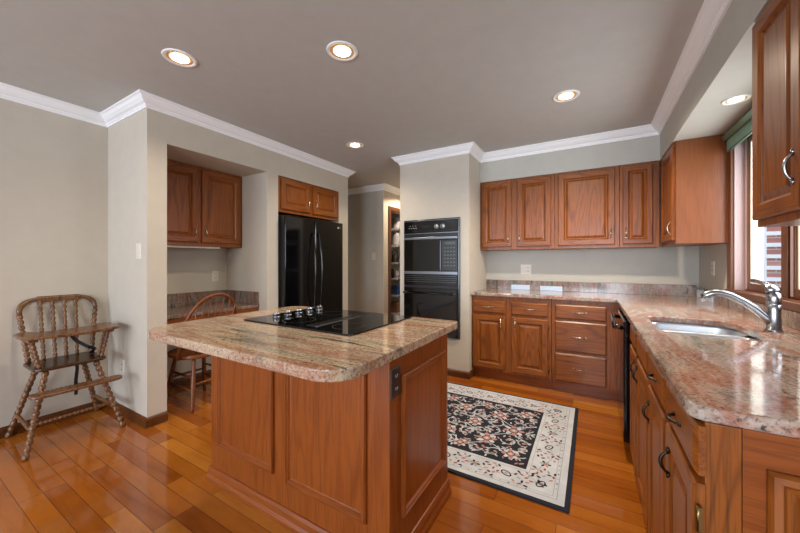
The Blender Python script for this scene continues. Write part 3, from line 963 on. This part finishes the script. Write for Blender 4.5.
for i, j, zs in ((0, 2, .38), (1, 3, .38), (0, 2, .62), (1, 3, .62), (0, 1, .5), (2, 3, .5)):
    MB().turned(onleg(i, zs), onleg(j, zs), [(0, .007), (.5, .011), (1, .007)], CHW, 8).build('stretcher', t)
hoop = []
for k in range(25):
    a = PI * k / 24
    y = cy - .232 * math.cos(a); hgt = .43 + .512 * (math.sin(a) ** .62)
    hoop.append((cx + .185 + .10 * (hgt - .43) / .5 - .05 * abs(math.cos(a)) ** 3, y, hgt))
MB().tube(hoop, .0135, CHW, 10).build('back_hoop', t)
for k in range(7):
    s = (k - 3) / 3
    yb = cy + s * .115; yt = cy + s * .165
    a = math.acos(max(-1, min(1, -(yt - cy) / .232))); ht = .43 + .512 * (math.sin(a) ** .62)
    MB().turned((cx + .165, yb, .44), (cx + .185 + .10 * (ht - .43) / .5, yt, ht - .004), [(0, .006), (.3, .0085), (.6, .006), (1, .005)], CHW, 8).build('spindle', t)

# ================================================================== high chair (faces +x)
t = thing('highchair', 'brown spindle wooden highchair with tray against the left wall', 'highchair', (-3.2, .79, 0))
def beads(p0, p1, r, n, mat=HCW, taper=1.0):
    prof = []
    steps = n * 6
    for i in range(steps + 1):
        s = i / steps
        k = abs(math.sin(PI * s * n))
        prof.append((s, r * (.58 + .42 * k ** .6) * (1 + (taper - 1) * s)))
    return MB().turned(p0, p1, prof, mat, 10)
hf = [(-2.967, .546), (-2.967, 1.030), (-3.470, .560), (-3.475, 1.035)]
ht_ = [(-3.105, .665), (-3.105, .915), (-3.335, .675), (-3.335, .905)]
hl = []
for (a, b), (c, d) in zip(hf, ht_):
    beads((a, b, 0), (c, d, .49), .0185, 13).build('leg', t); hl.append((Vector((a, b, 0)), Vector((c, d, .49))))
def hleg(i, z): s = z / .49; return hl[i][0].lerp(hl[i][1], s)
beads(hleg(0, .185), hleg(1, .185), .0125, 18).build('stretcher', t)
beads(hleg(0, .15), hleg(2, .15), .0125, 12).build('stretcher', t)
beads(hleg(1, .15), hleg(3, .15), .0125, 12).build('stretcher', t)
beads(hleg(2, .27), hleg(3, .27), .010, 14).build('stretcher', t)
MB().prism(rounded(-3.385, -3.065, .605, .975, (.06, .05, .05, .06), 8), .495, .516, HCSEAT, .006).build('seat', t)
# foot rest
fp = rounded(-3.00, -2.905, .560, 1.015, (.03, .047, .047, .03), 6)
MB().prism(fp, .368, .386, HCW, .006).build('footrest', t)
# tray, bowed front
tp = []
for k in range(21):
    s = k / 20
    tp.append((-3.03 + .055 * math.sin(PI * s) , .565 + .46 * s))
tray = [(-3.26, .548), (-3.16, .545), (-3.08, .552)] + tp + [(-3.08, 1.040), (-3.16, 1.050), (-3.26, 1.048), (-3.30, 1.03), (-3.30, .965), (-3.235, .94), (-3.215, .88), (-3.21, .79), (-3.215, .70), (-3.235, .65), (-3.30, .625), (-3.30, .565)]
MB().prism(tray, .716, .736, HCW, .006).build('tray', t)
for y in (.60, .985):
    MB().box(-3.34, -3.06, y - .022, y + .022, .695, .715, HCW, .004).build('armrest', t)
for y in (.635, .945):
    for x in (-3.10, -3.155):
        yy = .60 if y < .8 else .985
        beads((x, y, .514), (x, yy, .70), .0125, 6).build('arm_post', t)
# back bow: posts, crest and spindles
def bk(z): return -3.36 - .14 * (z - .51) / .45
for sgn in (-1, 1):
    yb = .800 + sgn * .165; yt = .814 + sgn * .203
    beads((bk(.51), yb, .512), (bk(.84), yt, .84), .0165, 9).build('back_post', t)
m = MB(); pts = []; rs = []
for k in range(25):
    a = PI * k / 24
    y = .814 - .203 * math.copysign(abs(math.cos(a)) ** .55, math.cos(a)); z = .835 + .110 * abs(math.sin(a)) ** .7
    pts.append((bk(z) + .002, y, z)); rs.append(.0165 + .005 * max(0, math.sin(a * 3)) )
m.tube(pts, rs, HCW, 10, flat=.8)
m.prism(rounded(bk(.94) - .010, bk(.94) + .014, .70, .93, (.01,) * 4, 3), .915, .958, HCW, .006)
m.build('crest_rail', t)
for y in (.708, .766, .824, .882):
    yt = .812 + (y - .795) * 1.1
    beads((bk(.51), y, .512), (bk(.93), yt, .925), .0125, 11).build('spindle', t)
# safety strap
m = MB()
def ribbon(m, pts, wdt, mat):
    for (a, b) in zip(pts, pts[1:]):
        a = Vector(a); b = Vector(b); d = (b - a).normalized(); s = Vector((0, 1, 0)) if abs(d.y) < .7 else Vector((0, 0, 1))
        s = (s - d * s.dot(d)).normalized() * wdt / 2; n = d.cross(s).normalized() * .0015
        m.add([a - s - n, a + s - n, b + s - n, b - s - n, a - s + n, a + s + n, b + s + n, b - s + n], [(0, 1, 2, 3), (4, 7, 6, 5), (0, 4, 5, 1), (1, 5, 6, 2), (2, 6, 7, 3), (3, 7, 4, 0)], mat)
ribbon(m, [(-3.23, .80, .714), (-3.22, .84, .64), (-3.20, .90, .585), (-3.22, .945, .56), (-3.26, .93, .522)], .022, STRAP)
m.build('safety_strap', t)
m = MB()
ribbon(m, [(-3.30, .86, .494), (-3.31, .87, .42), (-3.30, .86, .33), (-3.315, .865, .22)], .02, STRAP)
m.build('safety_strap', t)

# ================================================================== rug
CREAM = plain('rug_cream', (190, 194, 200), .95, noise=.05)
NAVY = plain('rug_navy', (22, 26, 38), .95, noise=.1)
PINK = plain('rug_rose', (172, 126, 120), .95)
SAGE = plain('rug_grey', (150, 152, 154), .95)
RED = plain('rug_red', (150, 78, 72), .95)
RX0, RX1, RY0, RY1 = -2.02, -.092, 1.755, 3.05
m = MB()
m.prism(rounded(RX0, RX1, RY0, RY1, (.01,) * 4, 3), 0.0005, .010, NAVY, .003)
zt = .0101
def flat(poly, mat, dz=0.0): m.add([(x, y, zt + dz) for x, y in poly], [tuple(range(len(poly)))], mat)
def rect(x0, x1, y0, y1, mat, dz): flat([(x0, y0), (x1, y0), (x1, y1), (x0, y1)], mat, dz)
def ell(cx, cy, rx, ry, mat, dz, rot=0, n=14):
    flat([(cx + rx * math.cos(a) * math.cos(rot) - ry * math.sin(a) * math.sin(rot), cy + rx * math.cos(a) * math.sin(rot) + ry * math.sin(a) * math.cos(rot)) for a in [2 * PI * k / n for k in range(n)]], mat, dz)
e1 = .024; rect(RX0 + e1, RX1 - e1, RY0 + e1, RY1 - e1, CREAM, .0002)
BW = .235
def frame_line(d, wd, mat, dz):
    x0, x1, y0, y1 = RX0 + d, RX1 - d, RY0 + d, RY1 - d
    rect(x0, x1, y0, y0 + wd, mat, dz); rect(x0, x1, y1 - wd, y1, mat, dz); rect(x0, x0 + wd, y0, y1, mat, dz); rect(x1 - wd, x1, y0, y1, mat, dz)
frame_line(.058, .004, SAGE, .0004); frame_line(.078, .003, SAGE, .0004)
frame_line(BW - .022, .003, SAGE, .0004)
rect(RX0 + BW, RX1 - BW, RY0 + BW, RY1 - BW, NAVY, .0004)
rcx, rcy = (RX0 + RX1) / 2, (RY0 + RY1) / 2
rng = random.Random(3)
def mir(fn, x, y, *a):
    for sx in ((-1, 1) if x > .004 else (1,)):
        for sy in ((-1, 1) if y > .004 else (1,)):
            fn(rcx + sx * x, rcy + sy * y, sx, sy, *a)
def line_(pts, wd, mat, dz):
    for i in range(len(pts) - 1):
        a = Vector(pts[i]); b = Vector(pts[i + 1]); d = (b - a)
        if d.length < 1e-6: continue
        nn = Vector((-d.y, d.x)).normalized() * wd / 2
        e_ = d.normalized() * wd * .3
        flat([(a - nn - e_)[:], (b - nn + e_)[:], (b + nn + e_)[:], (a + nn - e_)[:]], mat, dz)
def rosette(x, y, sx, sy, r, petals=8, c1=CREAM, c2=PINK):
    for k in range(petals):
        a = 2 * PI * k / petals + .2
        ell(x + r * .68 * math.cos(a), y + r * .68 * math.sin(a), r * .36, r * .22, c1 if k % 2 else c2, .0007, a, 8)
    ell(x, y, r * .5, r * .5, NAVY, .0009, 0, 12); ell(x, y, r * .38, r * .38, c2, .0011, 0, 12); ell(x, y, r * .16, r * .16, CREAM, .0013, 0, 8)
FHX, FHY = (RX1 - RX0) / 2 - BW, (RY1 - RY0) / 2 - BW
def scroll(x, y, sx, sy, r, turn, ph):
    pts = []
    for k in range(22):
        s = k / 21; a = ph + turn * s * 2 * PI * .95; rr = r * (1 - .72 * s)
        pts.append((x + sx * rr * math.cos(a), y + sy * rr * math.sin(a)))
    line_(pts, .0095, CREAM, .0006)
    ell(pts[-1][0], pts[-1][1], .011, .011, PINK, .0008, 0, 8)
    for k in (4, 9, 14):
        p = pts[k]; a = rng.random() * 6
        ell(p[0] + .012 * math.cos(a), p[1] + .012 * math.sin(a), .015, .007, CREAM, .0007, a, 8)
# field: rosettes joined by scrolls
for (x, y, r) in ((0, 0, .085), (.30, 0, .06), (.58, .0, .07), (.16, .20, .062), (.44, .19, .066), (.0, .30, .055), (.30, .33, .05), (.62, .30, .055)):
    mir(lambda X, Y, sx, sy, rr: rosette(X, Y, sx, sy, rr), x, y, r)
for (x, y, r, tn, ph) in ((.15, .06, .06, 1, 0), (.44, .05, .06, -1, 1), (.30, .15, .06, 1, 2), (.58, .15, .055, -1, 3), (.08, .16, .05, -1, 4), (.08, .33, .05, 1, 1), (.22, .30, .055, -1, 2), (.40, .33, .05, 1, 0), (.52, .33, .05, -1, 5), (.67, .13, .04, 1, 2), (.68, .22, .035, 1, 1), (.22, .10, .045, -1, .5), (.37, .10, .04, 1, 3.5)):
    mir(scroll, x, y, r, tn, ph)
for i in range(210):
    x = rng.uniform(.01, FHX - .02); y = rng.uniform(.01, FHY - .02); a = rng.uniform(0, PI); L = rng.uniform(.010, .020)
    mt = rng.choice([CREAM, CREAM, CREAM, PINK, SAGE])
    mir(lambda X, Y, sx, sy: ell(X, Y, L, L * .42, mt, .0005, a * sx * sy, 7), x, y)
# long stems
for off, ph in ((0.06, 0), (.24, 2.0)):
    for sy in (-1, 1):
        line_([(rcx - FHX + .02 + (2 * FHX - .04) * k / 90, rcy + sy * (off + .045 + .045 * math.sin(k / 90 * 26 + ph))) for k in range(91)], .007, CREAM, .00055)
# border: lozenge flowers, small red buds, vine
def border_run(x0, y0, dx, dy, L):
    n = int(round(L / .19)); s = L / n
    nx, ny = -dy, dx
    for k in range(n + 1):
        p = (x0 + dx * s * k, y0 + dy * s * k); rot = math.atan2(dy, dx) + (.5 if k % 2 else -.5)
        if k % 2 == 0:
            ell(p[0], p[1], .034, .021, NAVY, .0006, rot); ell(p[0], p[1], .025, .013, CREAM, .0008, rot); ell(p[0], p[1], .012, .006, PINK, .001, rot, 8)
        else:
            for q in range(6):
                a = q * PI / 3; ell(p[0] + .022 * math.cos(a), p[1] + .022 * math.sin(a), .012, .008, SAGE if q % 2 else NAVY, .0006, a, 7)
            ell(p[0], p[1], .013, .013, PINK, .0008, 0, 8)
        if k < n:
            c = (p[0] + dx * s * .5, p[1] + dy * s * .5)
            for q, (u, v, mt) in enumerate(((-.012, .030, RED), (.016, .012, RED), (.0, -.032, NAVY), (-.022, -.008, SAGE), (.026, -.026, PINK), (.028, .040, SAGE), (-.03, .048, NAVY), (-.01, -.055, RED), (.042, .052, NAVY), (-.045, -.045, PINK), (.044, -.004, RED), (-.042, .018, NAVY), (.012, .058, PINK), (.022, -.06, NAVY))):
                X = c[0] + dx * u + nx * v; Y = c[1] + dy * u + ny * v
                ell(X, Y, .0135, .007, mt, .0006, rot + q, 7)
    line_([(x0 + dx * L * k / 80 + nx * .03 * math.sin(k / 80 * n * PI), y0 + dy * L * k / 80 + ny * .03 * math.sin(k / 80 * n * PI)) for k in range(81)], .004, SAGE, .0005)
    for k in range(int(L / .045)):
        X = x0 + dx * .045 * k - nx * .076; Y = y0 + dy * .045 * k - ny * .076
        ell(X, Y, .005, .005, NAVY if k % 2 else SAGE, .0006, 0, 6)
bd = .145
border_run(RX0 + bd, RY0 + bd, 1, 0, RX1 - RX0 - 2 * bd); border_run(RX1 - bd, RY1 - bd, -1, 0, RX1 - RX0 - 2 * bd)
border_run(RX1 - bd, RY0 + bd, 0, 1, RY1 - RY0 - 2 * bd); border_run(RX0 + bd, RY1 - bd, 0, -1, RY1 - RY0 - 2 * bd)
o = m.build('area_rug', recalc=False)
tag(o, 'cream and navy floral rug on the floor behind the island', 'rug')

# ================================================================== outlets and switches
def plate(name, label, cat, P, U, N, w_, h_, kind, mat=IVORY):
    P = Vector(P); F = fr(P, U, N)
    o = thing(name, label, cat, P)
    m = MB(); ringpanel(m, F, -w_ / 2, w_ / 2, -h_ / 2, h_ / 2, [(0, 0), (0, .003), (.003, .006)], mat, mat); m.build('cover_plate', o)
    gangs = [0] if w_ < .09 else ([-.023, .023] if w_ > h_ * .9 else [0])
    for g in gangs:
        if kind == 'switch' or (kind == 'mixed' and g < 0):
            m = MB(); a = F(g - .006, -.013, .006); b = F(g + .006, .013, .010); m.box(a.x, b.x, a.y, b.y, a.z, b.z, mat, .001); m.build('toggle', o)
        else:
            for z in (-.02, .02):
                m = MB(); m.add([F(g + .015 * math.cos(q), z + .014 * math.sin(q), .0068) for q in [k * PI / 6 for k in range(12)]], [tuple(range(12))], mat)
                for du in (-.006, .006):
                    a = F(g + du - .0015, z - .004, .0065); b = F(g + du + .0015, z + .006, .008); m.box(a.x, b.x, a.y, b.y, a.z, b.z, SLOT)
                m.build('receptacle', o)
    return o
plate('light_switch', 'ivory light switch on the pier left of the desk niche', 'light switch', (-2.93, 1.11, 1.29), (1, 0, 0), (0, -1, 0), .07, .115, 'switch')
plate('wall_outlet', 'ivory outlet low on the pier behind the highchair', 'outlet', (-3.215, 1.11, .375), (1, 0, 0), (0, -1, 0), .07, .115, 'outlet')
plate('wall_outlet', 'ivory outlet above the desk inside the niche', 'outlet', (-3.48, 2.0, 1.06), (0, 1, 0), (1, 0, 0), .07, .115, 'outlet')
plate('light_switch', 'ivory light switch on the dim hall wall', 'light switch', (-2.995, 4.26, 1.30), (1, 0, 0), (0, -1, 0), .07, .115, 'switch')
plate('wall_outlet', 'wide ivory switch and outlet plate under the back wall cabinets', 'outlet', (-.645, YB, 1.125), (1, 0, 0), (0, -1, 0), .115, .115, 'mixed')
plate('wall_outlet', 'ivory outlet on the right wall left of the sink window', 'outlet', (XR, 3.52, 1.16), (0, -1, 0), (-1, 0, 0), .07, .115, 'outlet')
def strip(label, x0, x1, y0, y1, z0, z1):  # thin pale blue box standing low against the backsplash
    m = MB(); m.box(x0, x1, y0, y1, z0, z1, BLUEGL, .0015); o = m.build('backsplash_rectangle'); tag(o, label, 'plate', 'pale blue rectangles along the granite backsplash')
strip('pale blue rectangle at the left end of the granite backsplash', -.80, -.60, YB - .030, YB - .0225, .8955, .950)
strip('pale blue rectangle low on the granite backsplash, second from the left end', -.49, -.27, YB - .030, YB - .0225, .8955, .945)
strip('pale blue rectangle on the granite backsplash in the corner behind the faucet tip', XR - .030, XR - .0225, 3.42, 3.86, .8955, .966)

# roller shade above the sink window
t = thing('roller_shade', 'green roller shade rolled up at the top of the sink window', 'window shade', (XR - .03, 2.5, 2.0))
m = MB(); m.tube([(XR - .040, WY0 - .05, 2.07), (XR - .040, WY1 + .015, 2.07)], .020, GREENF, 14); m.box(XR - .028, XR - .022, WY0 - .04, WY1 + .03, 1.985, 2.06, GREENF); m.build('fabric', t)
MB().box(XR - .030, XR - .019, WY0 - .04, WY1 + .03, 1.972, 1.985, plain('shade_bar', (60, 90, 76), .5), .002).build('bottom_bar', t)

# ================================================================== pantry shelves and goods
SH = plain('white_wire_shelf', (200, 200, 204), .4)
shelf_z = [.30, .62, .92, 1.20, 1.50, 1.80]
names = ['lowest', 'second lowest', 'third', 'fourth', 'second highest', 'highest']
for z, nm in zip(shelf_z, names):
    m = MB(); m.box(-3.88, -2.95, 4.93, 5.255, z - .006, z, SH); m.box(-3.88, -2.95, 4.922, 4.934, z - .028, z + .004, SH, .002)
    o = m.build('pantry_shelf'); tag(o, nm + ' white wire shelf inside the dim pantry', 'shelf', 'pantry shelves')
def good(name, label, cat, fn):
    m = MB(); fn(m); o = m.build(name); tag(o, label, cat)
def bag(m, x0, x1, y0, z0, h, mat):
    n = 6; y1 = y0 + .12
    prev = None
    for i in range(n + 1):
        s = i / n; g = 1 + .12 * math.sin(PI * s) ; g *= (1 if s < .85 else .82)
        cx_, w_ = (x0 + x1) / 2, (x1 - x0) / 2 * g; d = .06 * (1.15 - .7 * s)
        ring = [(cx_ - w_, y0 + .06 - d, z0 + h * s), (cx_ + w_, y0 + .06 - d, z0 + h * s), (cx_ + w_, y0 + .06 + d, z0 + h * s), (cx_ - w_, y0 + .06 + d, z0 + h * s)]
        if prev: m.add(prev + ring, [(k, (k + 1) % 4, 4 + (k + 1) % 4, 4 + k) for k in range(4)], mat, True)
        else: m.add(ring, [(0, 3, 2, 1)], mat)
        prev = ring
    m.add(prev, [(0, 1, 2, 3)], mat)
BAGW = plain('pale_paper', (168, 168, 176), .7, noise=.08); BAGK = plain('dark_cloth', (26, 26, 32), .7); BLUEB = plain('blue_plastic', (38, 74, 132), .4); BOXB = plain('brown_carton', (128, 98, 74), .8, noise=.05)
good('paper_bag', 'tall pale paper bag standing on the highest visible pantry shelf', 'bag', lambda m: bag(m, -3.10, -2.97, 4.96, 1.802, .20, BAGW))
good('paper_bag', 'pale grey bag on the second highest pantry shelf', 'bag', lambda m: bag(m, -3.12, -2.98, 4.96, 1.502, .23, BAGW))
def kettle(m, x, y, z, mat):
    m.lathe((x, y, z), [(0, 0), (0, .06), (.03, .07), (.09, .062), (.13, .045), (.145, .02), (.16, .012), (.165, 0)], mat, seg=18)
    m.tube([(x - .055, y, z + .11), (x - .06, y, z + .19), (x, y, z + .225), (x + .06, y, z + .19), (x + .055, y, z + .11)], .008, mat, 8)
    m.tube([(x + .055, y - .01, z + .06), (x + .10, y - .02, z + .12)], [.014, .008], mat, 8)
good('kettle', 'black kettle with hoop handle on a pantry shelf', 'kettle', lambda m: kettle(m, -3.06, 5.02, 1.20, BAGK))
def jar(m, x, y, z, mat, h=.13):
    m.lathe((x, y, z), [(0, 0), (0, .042), (h * .75, .042), (h * .85, .034), (h * .86, .038), (h, .038), (h, 0)], mat, seg=18)
good('jar', 'small white jar beside the dark canister in the pantry', 'jar', lambda m: jar(m, -3.01, 5.0, .92, BAGW))
good('jar', 'small dark canister beside a white jar in the pantry', 'jar', lambda m: jar(m, -3.12, 5.0, .92, BAGK, .16))
def bin_(m, x0, x1, y0, y1, z, h, mat):
    m.box(x0 + .01, x1 - .01, y0 + .01, y1 - .01, z, z + h * .85, mat, .01); m.box(x0, x1, y0, y1, z + h * .85, z + h, mat, .006)
good('storage_bin', 'blue plastic bin with rim on a pantry shelf', 'bin', lambda m: bin_(m, -3.16, -2.96, 4.95, 5.15, .622, .16, BLUEB))
good('cardboard_box', 'brown carton on the lowest pantry shelf', 'box', lambda m: bin_(m, -3.15, -2.97, 4.95, 5.15, .302, .18, BOXB))
